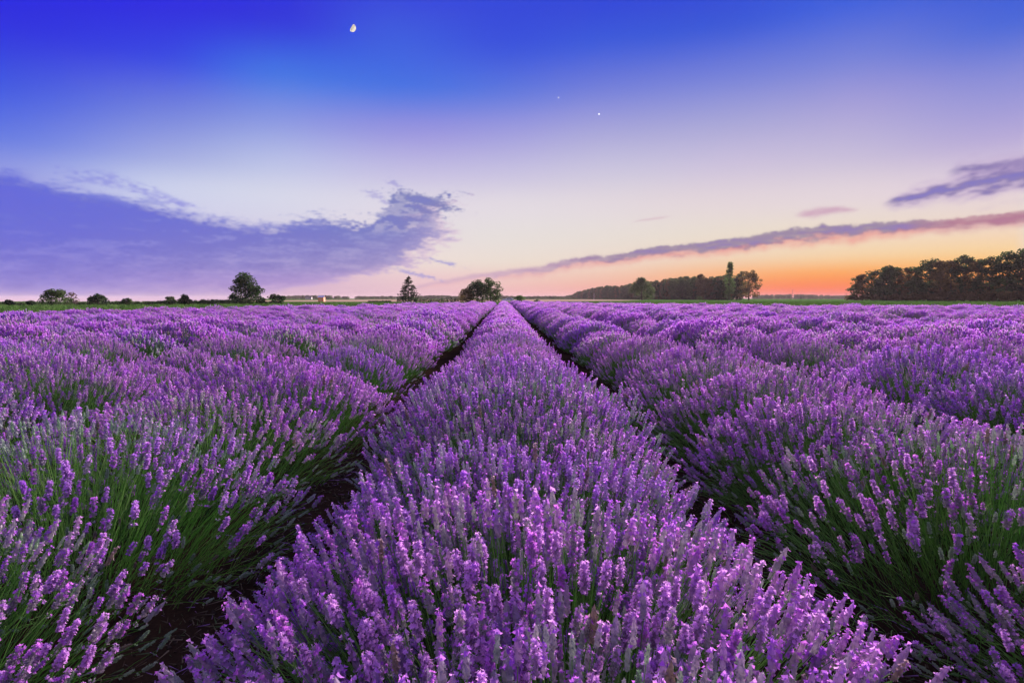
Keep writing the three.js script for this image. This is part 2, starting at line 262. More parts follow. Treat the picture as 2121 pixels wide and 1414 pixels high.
// one flower spike along +y; detail 3 is the close look, 0 the far one; bloom 0 (grey buds) to 1 (open)
function spike(B, m, r, detail, bloom, L, W) {
  const spent = r() < 0.014, P = frame(m), dye = spent ? [0.4, 0.26, 0.34] : pick(PETAL, r), cal = spent ? [0.3, 0.25, 0.21] : mixed(pick(BUD, r), pick(CALYX, r), clamp(bloom * 1.1, 0, 1));
  const core = (sides, stops, fat) => {   // the solid heart of the spike
    const pts = stops.map(([t, w]) => Array.from({ length: sides }, (_, j) => { const a = (j / sides) * 6.283 + t * 3, q = W * w * fat * (0.85 + r() * 0.3); return P(Math.cos(a) * q, t * L, Math.sin(a) * q); }));
    const top = P(0, L, 0);
    for (let i = 0; i < pts.length; i++) { const k = shade(mixed(cal, dye, clamp(bloom * ((detail > 1 ? 0.05 : 0.35) + 0.6 * i / pts.length), 0, 1)), r, 0.12); for (let j = 0; j < sides; j++) { const e = (j + 1) % sides; if (i < pts.length - 1) B.quad(pts[i][j], pts[i][e], pts[i + 1][e], pts[i + 1][j], k); else B.tri(pts[i][j], pts[i][e], top, k); } }
  };
  if (detail <= 1) {
    core(3, detail ? [[0, 0.5], [0.3, 0.95], [0.7, 0.75]] : [[0, 0.55], [0.45, 1]], 0.85);
    const n = detail ? 4 : 2, k = detail ? 3 : 2, t0 = r() * 6;
    for (let i = 0; i < n; i++) for (let j = 0; j < k; j++) {
      const a = t0 + i * 1.1 + (j / k) * 6.283, y = (i + r() * 0.6) / n * L, w = W * (0.8 + r() * 0.5) * (1 - 0.35 * i / n), h = (L / n) * (1.0 + r() * 0.5), open = r() < bloom * 1.1;
      const ca = Math.cos(a), sa = Math.sin(a), ta = Math.cos(a + 1.5) * w * 0.75, tb = Math.sin(a + 1.5) * w * 0.75, col = shade(open ? dye : cal, r);
      B.tri(P(ca * w * 0.15 - ta * 0.5, y, sa * w * 0.15 - tb * 0.5), P(ca * w + ta * 0.3, y + h * 0.55, sa * w + tb * 0.3), P(ca * w * 0.35 - ta * 0.2, y + h, sa * w * 0.35 - tb * 0.2), col);
    }
    return;
  }
  const close = detail === 3, rings = close ? 8 : 4, each = close ? 8 : 5;
  core(close ? 6 : 4, [[0, 0.4], [0.2, 0.7], [0.5, 0.72], [0.8, 0.5]], close ? 0.44 : 0.7);
  const ring = (y, s, a0, grow) => {
    for (let j = 0; j < each; j++) {
      if (close && r() < 0.12) continue;
      const a = a0 + (j / each) * 6.283 + (r() - 0.5) * 0.5, ca = Math.cos(a), sa = Math.sin(a), rise = 0.75 + r() * 0.5, len = W * 0.66 * s * (0.85 + r() * 0.3), rad = W * (close ? 0.2 : 0.26) * s;
      const d = V(ca, rise, sa).normalize(), u = V(-sa, 0, ca), w = d.clone().cross(u), o = V(ca * W * 0.12, y + (r() - 0.5) * L * 0.8 / rings, sa * W * 0.12), q = (p) => P(p.x, p.y, p.z);
      const tip = q(o.clone().addScaledVector(d, len)), foot = q(o), mid = [0, 1, 2].map((s3) => q(o.clone().addScaledVector(d, len * 0.55).addScaledVector(u, Math.cos(s3 * 2.094) * rad).addScaledVector(w, Math.sin(s3 * 2.094) * rad)));
      const col = shade(cal, r, 0.2), top = shade(mixed(cal, dye, 0.3 * bloom), r, 0.15);
      for (let s3 = 0; s3 < 3; s3++) { if (close) B.tri(foot, mid[s3], mid[(s3 + 1) % 3], col); B.tri(mid[s3], mid[(s3 + 1) % 3], tip, top); }
      if (r() < bloom * grow) {   // an open corolla: unequal lobes spread round its mouth
        const c = o.clone().addScaledVector(d, len * 0.95), lobes = close ? 5 : 3, size = W * (0.27 + r() * 0.12) * (close ? 1 : 1.2), tone = shade(dye, r, 0.18), turn = r() * 6.283;
        const b = V(d.x + (r() - 0.5) * 0.8, d.y + (r() - 0.5) * 0.8, d.z + (r() - 0.5) * 0.8).normalize(), e = V(-sa, 0, ca).cross(b).normalize(), f = b.clone().cross(e), rim = [];
        for (let l = 0; l < lobes * 2; l++) { const t = turn + (l / (lobes * 2)) * 6.283, R2 = size * (l % 2 ? 0.62 : 1) * (0.85 + r() * 0.3); rim.push(q(c.clone().addScaledVector(e, Math.cos(t) * R2).addScaledVector(f, Math.sin(t) * R2).addScaledVector(b, size * (l % 2 ? 0.1 : 0.35)))); }
        const heart = q(c);
        for (let l = 0; l < lobes; l++) { const p0 = rim[(l * 2 + lobes * 2 - 1) % (lobes * 2)], p1 = rim[l * 2], p2 = rim[(l * 2 + 1) % (lobes * 2)]; B.tri(heart, p0, p1, tone); B.tri(heart, p1, p2, shade(tone, r, 0.08)); }
      }
    }
  };
  for (let i = 0; i < rings; i++) { const t = i / (rings - 1), s = 0.78 + 0.34 * Math.sin(Math.PI * Math.min(1, t * 0.85 + 0.2)) - 0.22 * t * t; ring(t * L * 0.86, s, r() * 6, lerp(0.4, 0.95, t)); }
  if (close) B.limb([P(0, -L * 0.5, 0), P(0, L * 0.85, 0)], [W * 0.09, W * 0.05], 4, shade(pick(STALK, r), r, 0.2));
  if (close && r() < 0.45) ring(-L * (0.28 + r() * 0.2), 0.8, r() * 6, 0.3);
}
// The stalks of a bush: where each starts, bends and ends, and what it carries.
function stalks(seed, o) {
  const r = mulberry(seed), list = [], up = V(0, 1, 0);
  for (let i = 0; i < o.count; i++) {
    const ct = r() * 0.9 + 0.1, st = Math.sqrt(1 - ct * ct), ph = r() * 6.283, inner = Math.pow(r(), 3) * 0.22, s = (1.06 - inner) * (0.94 + r() * 0.12) + (fbm(ph * 1.3 + seed, ct * 3, 2)) * 0.12;
    const tip = V(st * Math.cos(ph) * o.ax * s, 0.06 + Math.pow(ct, 1.05) * (o.h - 0.06) * s, st * Math.sin(ph) * o.az * s), foot = V((r() - 0.5) * 0.16 + tip.x * lerp(0.78, 0.5, ct), 0.02, (r() - 0.5) * 0.16 + tip.z * lerp(0.8, 0.55, ct));
    const bend = foot.clone().lerp(tip, 0.45); bend.y += 0.1 * (1 - ct) * o.h + 0.02; bend.x += (r() - 0.5) * 0.06; bend.z += (r() - 0.5) * 0.06;
    const dir = tip.clone().sub(bend).normalize().addScaledVector(up, 0.55 + 0.4 * r()).add(V((r() - 0.5) * 0.25, 0, (r() - 0.5) * 0.25)).normalize();
    const patch = fbm(tip.x * 3.2 + seed * 1.7, tip.z * 3.2 + seed, 2), green = o.green + smoothstep(0.45 - ct, 0, 0.4) * 0.45 + patch * 0.55 + inner * 1.2;
    let bloom = clamp(1.05 - green + (r() - 0.5) * 0.75, 0, 1);
    if (bloom < 0.12) bloom = 0;
    const bare = (ct < 0.42 && r() < 0.42) || o.bare && Math.hypot(tip.x / o.ax, tip.z / o.az) < 0.85 && r() < o.bare * (0.7 + patch);
    list.push({ foot, bend, tip, dir, bloom, bare, size: (bloom > 0.3 ? 0.9 + r() * 0.4 : 0.6 + r() * 0.35), turn: r() * 6.283 });
  }
  return list;
}
const Y = V(0, 1, 0);
function pose(s, scale = 1) { return new THREE.Matrix4().compose(s.tip, new THREE.Quaternion().setFromUnitVectors(Y, s.dir).multiply(new THREE.Quaternion().setFromAxisAngle(Y, s.turn)), V(scale, scale, scale)); }
function stalkGeometry(list, seed, radius, sides, cuts) {
  const B = new Build(), r = mulberry(seed);
  for (const s of list) {
    const pts = [], rad = [];
    for (let i = 0; i <= cuts; i++) { const t = i / cuts, a = s.foot.clone().lerp(s.bend, t), b = s.bend.clone().lerp(s.tip, t); pts.push(a.lerp(b, t)); rad.push(radius * (1.15 - 0.4 * t)); }
    B.limb(pts, rad, sides, shade(pick(STALK, r), r, 0.25));
  }
  return B.geometry();
}
function foliageGeometry(o, seed, count, length, width) {
  const B = new Build(), r = mulberry(seed);
  for (let i = 0; i < count; i++) {
    const ct = r(), st = Math.sqrt(1 - ct * ct), ph = r() * 6.283, s = Math.pow(r(), 0.5) * 0.74, p = V(st * Math.cos(ph) * o.ax * s, 0.02 + ct * o.h * s * 0.95, st * Math.sin(ph) * o.az * s);
    const d = V(st * Math.cos(ph) * 0.8 + (r() - 0.5), 0.5 + r() * 0.7, st * Math.sin(ph) * 0.8 + (r() - 0.5)).normalize(), w = d.clone().cross(V(r() - 0.5, r() - 0.5, r() - 0.5)).normalize().multiplyScalar(width * (0.7 + r() * 0.6)), L = length * (0.6 + r() * 0.8), k = shade(pick(LEAF, r), r, 0.3);
    const m = p.clone().addScaledVector(d, L * 0.5), e = p.clone().addScaledVector(d, L); e.y -= L * 0.12;
    B.tri(p, m.clone().add(w), e, k); B.tri(p, e, m.clone().sub(w), k);
  }
  return B.geometry();
}
function headGeometry(list, seed, detail, L, W) {
  const B = new Build(), r = mulberry(seed);
  for (const s of list) if (!s.bare) spike(B, pose(s, s.size), r, detail, s.bloom, L, W);
  return B.geometry();
}
const HEAD_L = 0.057, HEAD_W = 0.0127;
const FORMS = [
  { ax: 0.84, az: 0.6, h: 0.61, green: 0.2, count: 620 }, { ax: 0.8, az: 0.66, h: 0.63, green: 0.32, count: 620 }, { ax: 0.84, az: 0.58, h: 0.58, green: 0.14, count: 620 },
  { ax: 0.84, az: 0.64, h: 0.63, green: 0.42, count: 620, bare: 0.25 }, { ax: 0.8, az: 0.62, h: 0.6, green: 0.24, count: 620 }, { ax: 0.83, az: 0.66, h: 0.57, green: 0.52, count: 600, bare: 0.35 },
];
function bushKind(o, k, level) {   // level 2 middle, 1 farther, 0 far
  const n = [1.05, 1.6, 1.7][level], list = stalks(100 + k * 7, { ...o, count: Math.round(o.count * n) }), g = [1.9, 1.3, 1][level];
  return {
    heads: headGeometry(list, 300 + k, level, HEAD_L * (level ? 1.05 : 1.3), HEAD_W * [1.75, 1.4, 1.08][level]),
    stalks: stalkGeometry(list, 500 + k, 0.0013 * g * (level === 2 ? 1 : 1.3), 3, level === 2 ? 3 : 1),
    foliage: foliageGeometry(o, 700 + k, [160, 420, 900][level], 0.07 * g, 0.004 * g * 1.2),
  };
}
const KINDS = [0, 1, 2].map((level) => FORMS.map((o, k) => bushKind(o, k, level)));
// close spikes: a few shapes of each state, shared by all close bushes
const CLOSE = { open: [], half: [], bud: [] };
for (let i = 0; i < 9; i++) {
  const r = mulberry(900 + i), made = (bloom, L, W) => { const B = new Build(); spike(B, new THREE.Matrix4(), r, 3, bloom, L, W); return B.geometry(); };
  CLOSE.open.push(made(0.95, HEAD_L * (0.9 + i * 0.035), HEAD_W)); CLOSE.half.push(made(0.45, HEAD_L * (0.85 + i * 0.04), HEAD_W)); CLOSE.bud.push(made(0, HEAD_L * (0.7 + i * 0.03), HEAD_W * 0.92));
}
const closeShape = (s, i) => (s.bloom > 0.6 ? CLOSE.open : s.bloom > 0.2 ? CLOSE.half : CLOSE.bud)[i % 9];

const ROW = 1.95, ROWS = 24, ORD = ['first', 'second', 'third', 'fourth', 'fifth', 'sixth', 'seventh', 'eighth', 'ninth', 'tenth', 'eleventh', 'twelfth', 'thirteenth', 'fourteenth', 'fifteenth', 'sixteenth', 'seventeenth', 'eighteenth', 'nineteenth', 'twentieth'];
const rowName = (n) => (n === 0 ? 'the central row' : `the ${ORD[Math.abs(n) - 1] ?? 'outermost'} row ${n < 0 ? 'left' : 'right'} of centre`);
const inView = (x, z, m) => Math.abs(x - 0.0145 * z) < 0.9 * z + m && z > -0.2;
const plants = [];
for (let n = -ROWS; n <= ROWS; n++) {
  const r = mulberry(4000 + n * 13);
  for (let z = 0.1 + r() * 0.4; z < 120; z += (n < 0 ? 1.08 : n ? 0.92 : 0.6) + (r() - 0.5) * (n ? 0.36 : 0.24)) {
    const x = 0.04 + n * ROW + (r() - 0.5) * 0.1, scale = (n ? 0.88 : 0.96) + r() * (n ? 0.24 : 0.1) + fbm(n * 3.1, z * 0.35, 2) * (n ? 0.2 : 0.06), turn = (r() < 0.5 ? 0 : Math.PI) + (r() - 0.5) * 0.7, form = Math.floor(r() * 6), tall = 0.9 + r() * 0.14, green = n === -1 && z < 3.2;
    const slim = z > 5 ? 0.85 : n ? 1.07 : 0.98;
    const shape = green ? 5 : form;
    if (inField(x, z) && inView(x, z, 2.2)) plants.push({ n, x, z, scale: green ? 1.08 : scale, turn, form: shape, tall, tint: Math.floor(r() * 3), slim });
  }
}
plants.sort((a, b) => a.x * a.x + a.z * a.z - b.x * b.x - b.z * b.z);
// the nearest bushes carry every stalk and spike as the eye can pick them apart
const CLOSE_COUNT = 14, SINGLE = 300, countInRow = new Map();
const nearList = plants.slice(0, SINGLE);
nearList.slice().sort((a, b) => a.z - b.z).forEach((p) => { p.order = countInRow.get(p.n) ?? 0; countInRow.set(p.n, p.order + 1); });
nearList.forEach((p, i) => {
  const o = FORMS[p.form], state = o.green > 0.3 ? 'green-flecked purple' : 'full purple';
  const place = p.order ? `${ORD[p.order] ?? 'far'} from the camera` : 'nearest the camera';
  const t = thing('lavender_bush', `${state} lavender bush in ${rowName(p.n)}, ${place}`, 'lavender bush', p.x, 0, -p.z, p.order < 4 ? 'lavender bushes at the near end of their rows' : `lavender bushes farther back in ${rowName(p.n)}`);
  t.rotation.y = p.turn; t.scale.set(p.scale * p.slim, p.scale * p.tall, p.scale);
  if (i < CLOSE_COUNT) {
    const list = stalks(1000 + i * 31, { ...o, green: o.green + 0.18, count: Math.round(o.count * 2.2) }), heads = list.filter((s) => !s.bare);
    const away = (s) => t.localToWorld(s.tip.clone()).distanceTo(camera.position);
    t.updateMatrixWorld();
    heads.forEach((s) => { s.far = away(s); }); heads.sort((a, b) => a.far - b.far);
    heads.slice(0, 300).forEach((s, k) => {
      const m = part(t, 'flower_spike', closeShape(s, k + i), M.tints[p.tint]); m.position.copy(s.tip); m.quaternion.setFromUnitVectors(Y, s.dir); m.rotateY(s.turn); m.scale.setScalar(s.size);
    });
    if (heads.length > 300) tag(part(t, 'flower_spikes', headGeometry(heads.slice(300), 40 + i, 2, HEAD_L, HEAD_W), M.tints[p.tint]), null, null, null, 'stuff');
    tag(part(t, 'stalks', stalkGeometry(list, 60 + i, 0.0012, 3, 4), M.stalk), null, null, null, 'stuff');
    tag(part(t, 'foliage', foliageGeometry(o, 80 + i, 1100, 0.06, 0.003), M.foliage), null, null, null, 'stuff');
  } else {
    const k = KINDS[Math.hypot(p.x, p.z) < 10 ? 2 : 1][p.form];
    tag(part(t, 'flower_spikes', k.heads, M.tints[p.tint]), null, null, null, 'stuff');
    tag(part(t, 'stalks', k.stalks, M.stalk), null, null, null, 'stuff');
    tag(part(t, 'foliage', k.foliage, M.foliage), null, null, null, 'stuff');
  }
});
{ // every bush beyond
  const field = tag(new THREE.Group(), 'distant rows of purple lavender merging into one mass towards the horizon', 'lavender field', null, 'stuff');
  field.name = 'lavender_field'; scene.add(field);
  const rest = plants.slice(SINGLE), m = new THREE.Matrix4(), q = new THREE.Quaternion();
  for (const [level, from, to] of [[1, 0, 34], [0, 34, 999]]) for (let f = 0; f < 6; f++) {
    const mine = rest.filter((p) => p.form === f && p.z >= from && p.z < to);
    if (!mine.length) continue;
    for (const [name, key, mat] of [['flower_spikes', 'heads', M.bloom], ['stalks', 'stalks', M.stalk], ['foliage', 'foliage', M.foliage]]) {
      const copies = new THREE.InstancedMesh(KINDS[level][f][key], mat, mine.length); copies.name = name; copies.castShadow = copies.receiveShadow = true; copies.userData.kind = 'stuff';
      mine.forEach((p, i) => { copies.setMatrixAt(i, m.compose(V(p.x, 0, -p.z), q.setFromAxisAngle(Y, p.turn), V(p.scale * p.slim, p.scale * p.tall, p.scale))); if (key === 'heads') copies.setColorAt(i, M.tints[p.tint].color); });
      field.add(copies);
    }
  }
}

{ // clods, dry stalks and fallen florets between the near rows
  const r = mulberry(88), clod = new Build(), bits = new Build(), m = new THREE.Matrix4(), q = new THREE.Quaternion(), e = new THREE.Euler();
  const ball = Array.from({ length: 6 }, (_, i) => V(...[[1, 0, 0], [-1, 0, 0], [0, 0.7, 0], [0, -0.5, 0], [0, 0, 1], [0, 0, -1]][i]).multiplyScalar(0.7 + r() * 0.5));
  for (const x of [0, 1]) for (const y of [2, 3]) for (const z of [4, 5]) clod.tri(ball[x], ball[y], ball[z], shade([0.05, 0.037, 0.027], r, 0.3));
  for (let i = 0; i < 14; i++) { const a = r() * 6.283, L = 0.02 + r() * 0.05, x = (r() - 0.5) * 0.3, z = (r() - 0.5) * 0.3, y = r() * 0.012, c = pick([[0.2, 0.16, 0.1], [0.12, 0.1, 0.06], [0.4, 0.2, 0.5], [0.1, 0.16, 0.06]], r), w = 0.002; bits.tri(V(x, y, z), V(x + Math.cos(a) * L, y + 0.006, z + Math.sin(a) * L), V(x - Math.sin(a) * w * 2, y + 0.002, z + Math.cos(a) * w * 2), c); }
  const g = tag(new THREE.Group(), 'dark soil clods and dry litter lying in the furrows between lavender rows', 'soil litter', null, 'stuff'); g.name = 'soil_litter'; scene.add(g);
  for (const [name, shape, n, s0, s1] of [['clods', clod, 5200, 0.006, 0.03], ['litter', bits, 2600, 0.7, 1.4]]) {
    const c = new THREE.InstancedMesh(shape.geometry(), M.foliage, n); c.name = name; c.userData.kind = 'stuff'; c.receiveShadow = true;
    for (let i = 0; i < n; i++) { const row = Math.floor(r() * 4) - 2, z = 0.4 + r() * 8, s = lerp(s0, s1, Math.pow(r(), 3)); c.setMatrixAt(i, m.compose(V(0.04 + (row + 0.5) * ROW + (r() - 0.5) * 0.9, 0.006, -z), q.setFromEuler(e.set(name === 'clods' ? r() * 6 : 0, r() * 6, 0)), V(s, s, s))); }
    g.add(c);
  }
}

// ---------------------------------------------------------------- grass of the meadow round the field
{
  const r = mulberry(77), B = new Build();
  for (let i = 0; i < 9; i++) { const a = r() * 6.283, d = r() * 0.25, h = 0.14 + r() * 0.2, x = Math.cos(a) * d, z = Math.sin(a) * d, w = 0.025, k = [0.06 + r() * 0.03, 0.15 + r() * 0.04, 0.04]; B.tri(V(x - w, 0, z), V(x + w, 0, z + w), V(x + (r() - 0.5) * 0.2, h, z + (r() - 0.5) * 0.2), k); }
  const spots = [];
  while (spots.length < 16000) { const z = 25 + Math.pow(r(), 1.6) * 190, x = (r() * 2 - 1) * 0.97 * z; if (!inField(x, z) && !(x > -92 && x < 20 && z > 168)) spots.push([x, z, 0.7 + r() * 0.9, r() * 6.283, r()]); }
  const g = new THREE.InstancedMesh(B.geometry(), M.foliage, spots.length), m = new THREE.Matrix4(), q = new THREE.Quaternion();
  spots.forEach(([x, z, s, a, t], i) => { g.setMatrixAt(i, m.compose(V(x, 0, -z), q.setFromAxisAngle(Y, a), V(s * 1.6, s, s * 1.6))); g.setColorAt(i, rgb(0.8 + t * 0.5, 0.8 + t * 0.4, 0.8 + t * 0.2)); });
  g.name = 'meadow_grass'; g.receiveShadow = true; scene.add(tag(g, 'rough green grass growing between the lavender and the trees', 'grass', null, 'stuff'));
}

// ---------------------------------------------------------------- trees and shrubs
const GREENS = { dark: [0.04, 0.075, 0.03], mid: [0.07, 0.115, 0.04], fresh: [0.095, 0.165, 0.05], brown: [0.15, 0.11, 0.042], plain: [0.09, 0.12, 0.05] };
// leaves spread through the outer part of each lobe [x, y, z, rx, ry, rz]
function leaves(B, r, lobes, count, size, tint, hollow = 0.45) {
  const vol = lobes.map((l) => Math.pow(l[3] * l[4] * l[5], 0.67)), total = vol.reduce((a, b) => a + b, 0);
  lobes.forEach((l, i) => {
    const n = Math.round((count * vol[i]) / total), own = 0.85 + r() * 0.3;
    for (let j = 0; j < n; j++) {
      const u = r() * 2 - 1, a = r() * 6.283, st = Math.sqrt(1 - u * u), k = Math.pow(lerp(hollow, 1, r()), 0.6) * (0.92 + r() * 0.16), d = V(st * Math.cos(a), u, st * Math.sin(a));
      const p = V(l[0] + d.x * l[3] * k, l[1] + d.y * l[4] * k, l[2] + d.z * l[5] * k);
      const n1 = V(d.x + (r() - 0.5) * 1.6, d.y + (r() - 0.5) * 1.6 + 0.3, d.z + (r() - 0.5) * 1.6).normalize(), t = n1.clone().cross(V(r() - 0.5, r() - 0.5, r() - 0.5)).normalize(), b = n1.clone().cross(t), s = size * (0.55 + r() * 0.9), c = shade(tint, r, 0.3).map((v) => v * own);
      B.quad(p.clone().addScaledVector(t, -s * 0.5), p.clone().addScaledVector(b, -s * 0.32).addScaledVector(n1, s * 0.1), p.clone().addScaledVector(t, s * 0.5), p.clone().addScaledVector(b, s * 0.32).addScaledVector(n1, -s * 0.06), c);
    }
  });
}
// a broad crown made of many small clumps that fill an outline: width(t) for t = 0 (foot) to 1 (top)
function clumps(r, h, from, width, count, size) {
  const out = [];
  for (let i = 0; i < count; i++) { const t = Math.pow(r(), 0.85), w = width(t), a = r() * 6.283, d = Math.sqrt(r()) * 0.9, s = size * (0.65 + r() * 0.7); out.push([Math.cos(a) * w * d, lerp(from, h - s * 0.5, t), Math.sin(a) * w * d, s * 1.15, s * 0.8, s * 1.15]); }
  return out;
}
const BARK = [0.06, 0.045, 0.035];
function trunkGeometry(r, h, radius, lobes, limbs, lean = 0.02) {
  const B = new Build(), top = V((r() - 0.5) * lean * h * 2, h, (r() - 0.5) * lean * h * 2), mid = V(top.x * 0.3, h * 0.45, top.z * 0.3);
  B.limb([V(0, -0.1, 0), V(0, h * 0.06, 0), mid, top], [radius * 1.35, radius, radius * 0.7, radius * 0.15], 8, BARK);
  for (let i = 0; i < limbs && lobes.length; i++) { const l = pick(lobes, r), y = clamp(l[1] * 0.55, h * 0.12, h * 0.9), s = V(mid.x * (y / (h * 0.45)), y, mid.z * (y / (h * 0.45))), e = V(l[0], l[1], l[2]), m = s.clone().lerp(e, 0.5); m.y += 0.06 * h * (r() - 0.3); B.limb([s, m, e], [radius * 0.4, radius * 0.25, radius * 0.06], 5, BARK); }
  return B.geometry();
}
const TREE_FORMS = [];
function treeForm(seed, { h, from, width, clump, count, leaf, n, tint, radius, limbs = 9, hollow }) {
  const r = mulberry(seed), lobes = clumps(r, h, from, width, n, clump), B = new Build();
  leaves(B, r, lobes, count, leaf, tint, hollow);
  return { crown: B.geometry(), trunk: trunkGeometry(r, h * 0.86, radius, lobes, limbs) };
}
function plantTree(name, label, category, form, x, z, o = {}) {
  const t = thing(name, label, category, x, 0, -z, o.group);
  t.position.y = landY(x, z); part(t, 'trunk', form.trunk, M.bark); part(t, 'crown', form.crown, M.crown);
  t.rotation.y = o.turn ?? 0; t.scale.set(o.sx ?? 1, o.sy ?? 1, o.sx ?? 1);
  return t;
}
const oval = (w, belly = 0.45, tip = 0.25, foot = 0.6) => (t) => w * (t < belly ? lerp(foot, 1, Math.sin((t / belly) * Math.PI / 2)) : lerp(tip, 1, Math.cos(((t - belly) / (1 - belly)) * Math.PI / 2)));

// shelter belts of the background: six shapes of tall tree
const TALL = [0, 1, 2, 3, 4, 5].map((i) => treeForm(2000 + i, { h: 20, hollow: 0.55, from: 0.6, width: oval(4.6 + (i % 3) * 0.5, 0.5, 0.35, 0.85), clump: 1.45, count: 2500, leaf: 0.9, n: 46 + i * 3, tint: [GREENS.brown, GREENS.mid, GREENS.dark][i % 3], radius: 0.35 }));
const r0 = mulberry(31);
{ // the wood at the right, its near end at the right edge of the view
  for (const [x, step, off] of [[212, 7.2, 0], [222, 7, 3]]) for (let z = 152 + off; z < 345 - off * 3; z += step * (0.8 + r0() * 0.4)) {
    const end = smoothstep(z, 322, 346), sy = (1.02 - 0.45 * end) * (0.84 + r0() * 0.22) * (x > 215 ? 0.5 : 1), px = x + (r0() - 0.5) * 3 - end * 2;
    const last = z > 322 && x < 215;
    plantTree('forest_tree', last ? 'low bushy tree at the left end of the right-hand wood' : x < 215 ? 'tall dense tree along the front edge of the dark wood at right' : 'tall tree standing behind the front row of the dark wood at right', 'tree', TALL[Math.floor(r0() * 6)], px, z, { turn: r0() * 6.28, sx: 1.08 - 0.2 * end, sy, group: last ? 'trees at the end of the right wood' : x < 215 ? 'trees along the front of the right wood' : 'trees inside the right wood' });
  }
}
{ // the belt that recedes beside the poplar
  const far = [];
  for (const [x, step] of [[174, 7], [183, 8], [192, 9]]) for (let z = (x < 178 ? 436 : x < 188 ? 444 : 456) + r0() * 5; z < 1560; z += step * (0.8 + r0() * 0.5) * (z > 900 ? 1.3 : 1)) {
    const p = { x: x + (r0() - 0.5) * 4, z, turn: r0() * 6.28, s: (0.86 + r0() * 0.26 + noise2(z * 0.02, x * 0.1) * 0.16) * lerp(0.45, 1.0, smoothstep(1570 - z, 0, 420)), form: Math.floor(r0() * 6) };
    if (z < 820) plantTree('belt_tree', x < 178 ? 'tall tree in the front of the long belt between broad tree and poplar' : 'tall tree behind the front of the long belt left of the poplar', 'tree', TALL[p.form], p.x, z, { turn: p.turn, sx: 1.05, sy: p.s, group: x < 178 ? 'front trees of the long belt' : 'rear trees of the long belt' });
    else far.push(p);
  }
  const belt = tag(new THREE.Group(), 'far end of the tree belt dwindling towards the horizon', 'woodland', null, 'stuff'); belt.name = 'distant_woodland'; scene.add(belt);
  const m = new THREE.Matrix4(), q = new THREE.Quaternion();
  for (let f = 0; f < 6; f++) {
    const mine = far.filter((p) => p.form === f);
    for (const key of ['trunk', 'crown']) { const c = new THREE.InstancedMesh(TALL[f][key], key === 'crown' ? M.crown : M.bark, mine.length); c.name = key; c.userData.kind = 'stuff'; mine.forEach((p, i) => c.setMatrixAt(i, m.compose(V(p.x, 0, -p.z), q.setFromAxisAngle(Y, p.turn), V(1.1, p.s, 1.1)))); belt.add(c); }
  }
}
{ // woods on the horizon
  const small = [0, 1, 2].map((i) => treeForm(2300 + i, { h: 10, from: 0.6, width: oval(4, 0.45, 0.4, 0.9), clump: 1.6, count: 500, leaf: 1.5, n: 22, tint: GREENS.mid, radius: 0.25, limbs: 3 }));
  for (const [name, label, seed, z0, dz, x0, x1, step, s0, s1] of [['horizon_woodland', 'low blue wood along the horizon behind the hut and the conifer', 41, 1280, 60, -520, 175, 3.4, 0.55, 0.85], ['horizon_woodland', 'low hazy wood on the horizon under the sunset glow', 42, 1480, 80, 670, 960, 3.4, 0.8, 1.3]]) {
    const g = tag(new THREE.Group(), label, 'woodland', null, 'stuff'); g.name = numbered(name); scene.add(g);
    const r = mulberry(seed), lists = [[], [], []], m = new THREE.Matrix4(), q = new THREE.Quaternion();
    for (let x = x0; x < x1; x += step) { const gap = noise2(x * 0.02 + seed, 1.7); if (gap < -0.62) continue; lists[Math.floor(r() * 3)].push([x, z0 + r() * dz, lerp(s0, s1, clamp(0.5 + gap * 0.6 + (r() - 0.5) * 0.4, 0, 1)), r() * 6.28]); }
    lists.forEach((l, f) => { for (const key of ['trunk', 'crown']) { const c = new THREE.InstancedMesh(small[f][key], key === 'crown' ? M.crown : M.bark, l.length); c.name = key; c.userData.kind = 'stuff'; l.forEach(([x, z, s, a], i) => c.setMatrixAt(i, m.compose(V(x, landY(x, z), -z), q.setFromAxisAngle(Y, a), V(1.3, s, 1.3)))); g.add(c); } });
  }
}
plantTree('broad_tree', 'broad bushy tree with a ragged top in front of the long belt', 'tree', treeForm(2401, { h: 16.4, from: 1.2, width: oval(10.5, 0.35, 0.12, 0.85), clump: 2.1, count: 5200, leaf: 0.85, n: 78, tint: GREENS.mid, radius: 0.5 }), 102, 420);
plantTree('poplar', 'tall slim poplar rising above the right end of the belt', 'tree', treeForm(2402, { h: 27, from: 1.2, width: (t) => (t < 0.62 ? lerp(2.6, 3.9, Math.sin(t * 2.6)) : t < 0.72 ? lerp(3.4, 1.7, (t - 0.62) / 0.1) : lerp(1.9, 1.0, (t - 0.72) / 0.28)), clump: 1.15, count: 3600, leaf: 0.75, n: 84, tint: GREENS.fresh, radius: 0.4 }), 159, 400);
plantTree('round_tree', 'round open-crowned tree with sunset glowing through, right of the poplar', 'tree', treeForm(2403, { h: 22.5, from: 2, width: oval(9.6, 0.5, 0.35, 0.85), clump: 1.75, count: 3900, leaf: 0.9, n: 70, tint: GREENS.brown, radius: 0.55, hollow: 0.6 }), 186, 430);
plantTree('shrub', 'small round shrub in the meadow before the long belt', 'shrub', treeForm(2404, { h: 3.2, from: 0.2, width: oval(1.9, 0.4, 0.3, 0.95), clump: 0.6, count: 500, leaf: 0.4, n: 18, tint: GREENS.mid, radius: 0.08, limbs: 4 }), 134, 388);

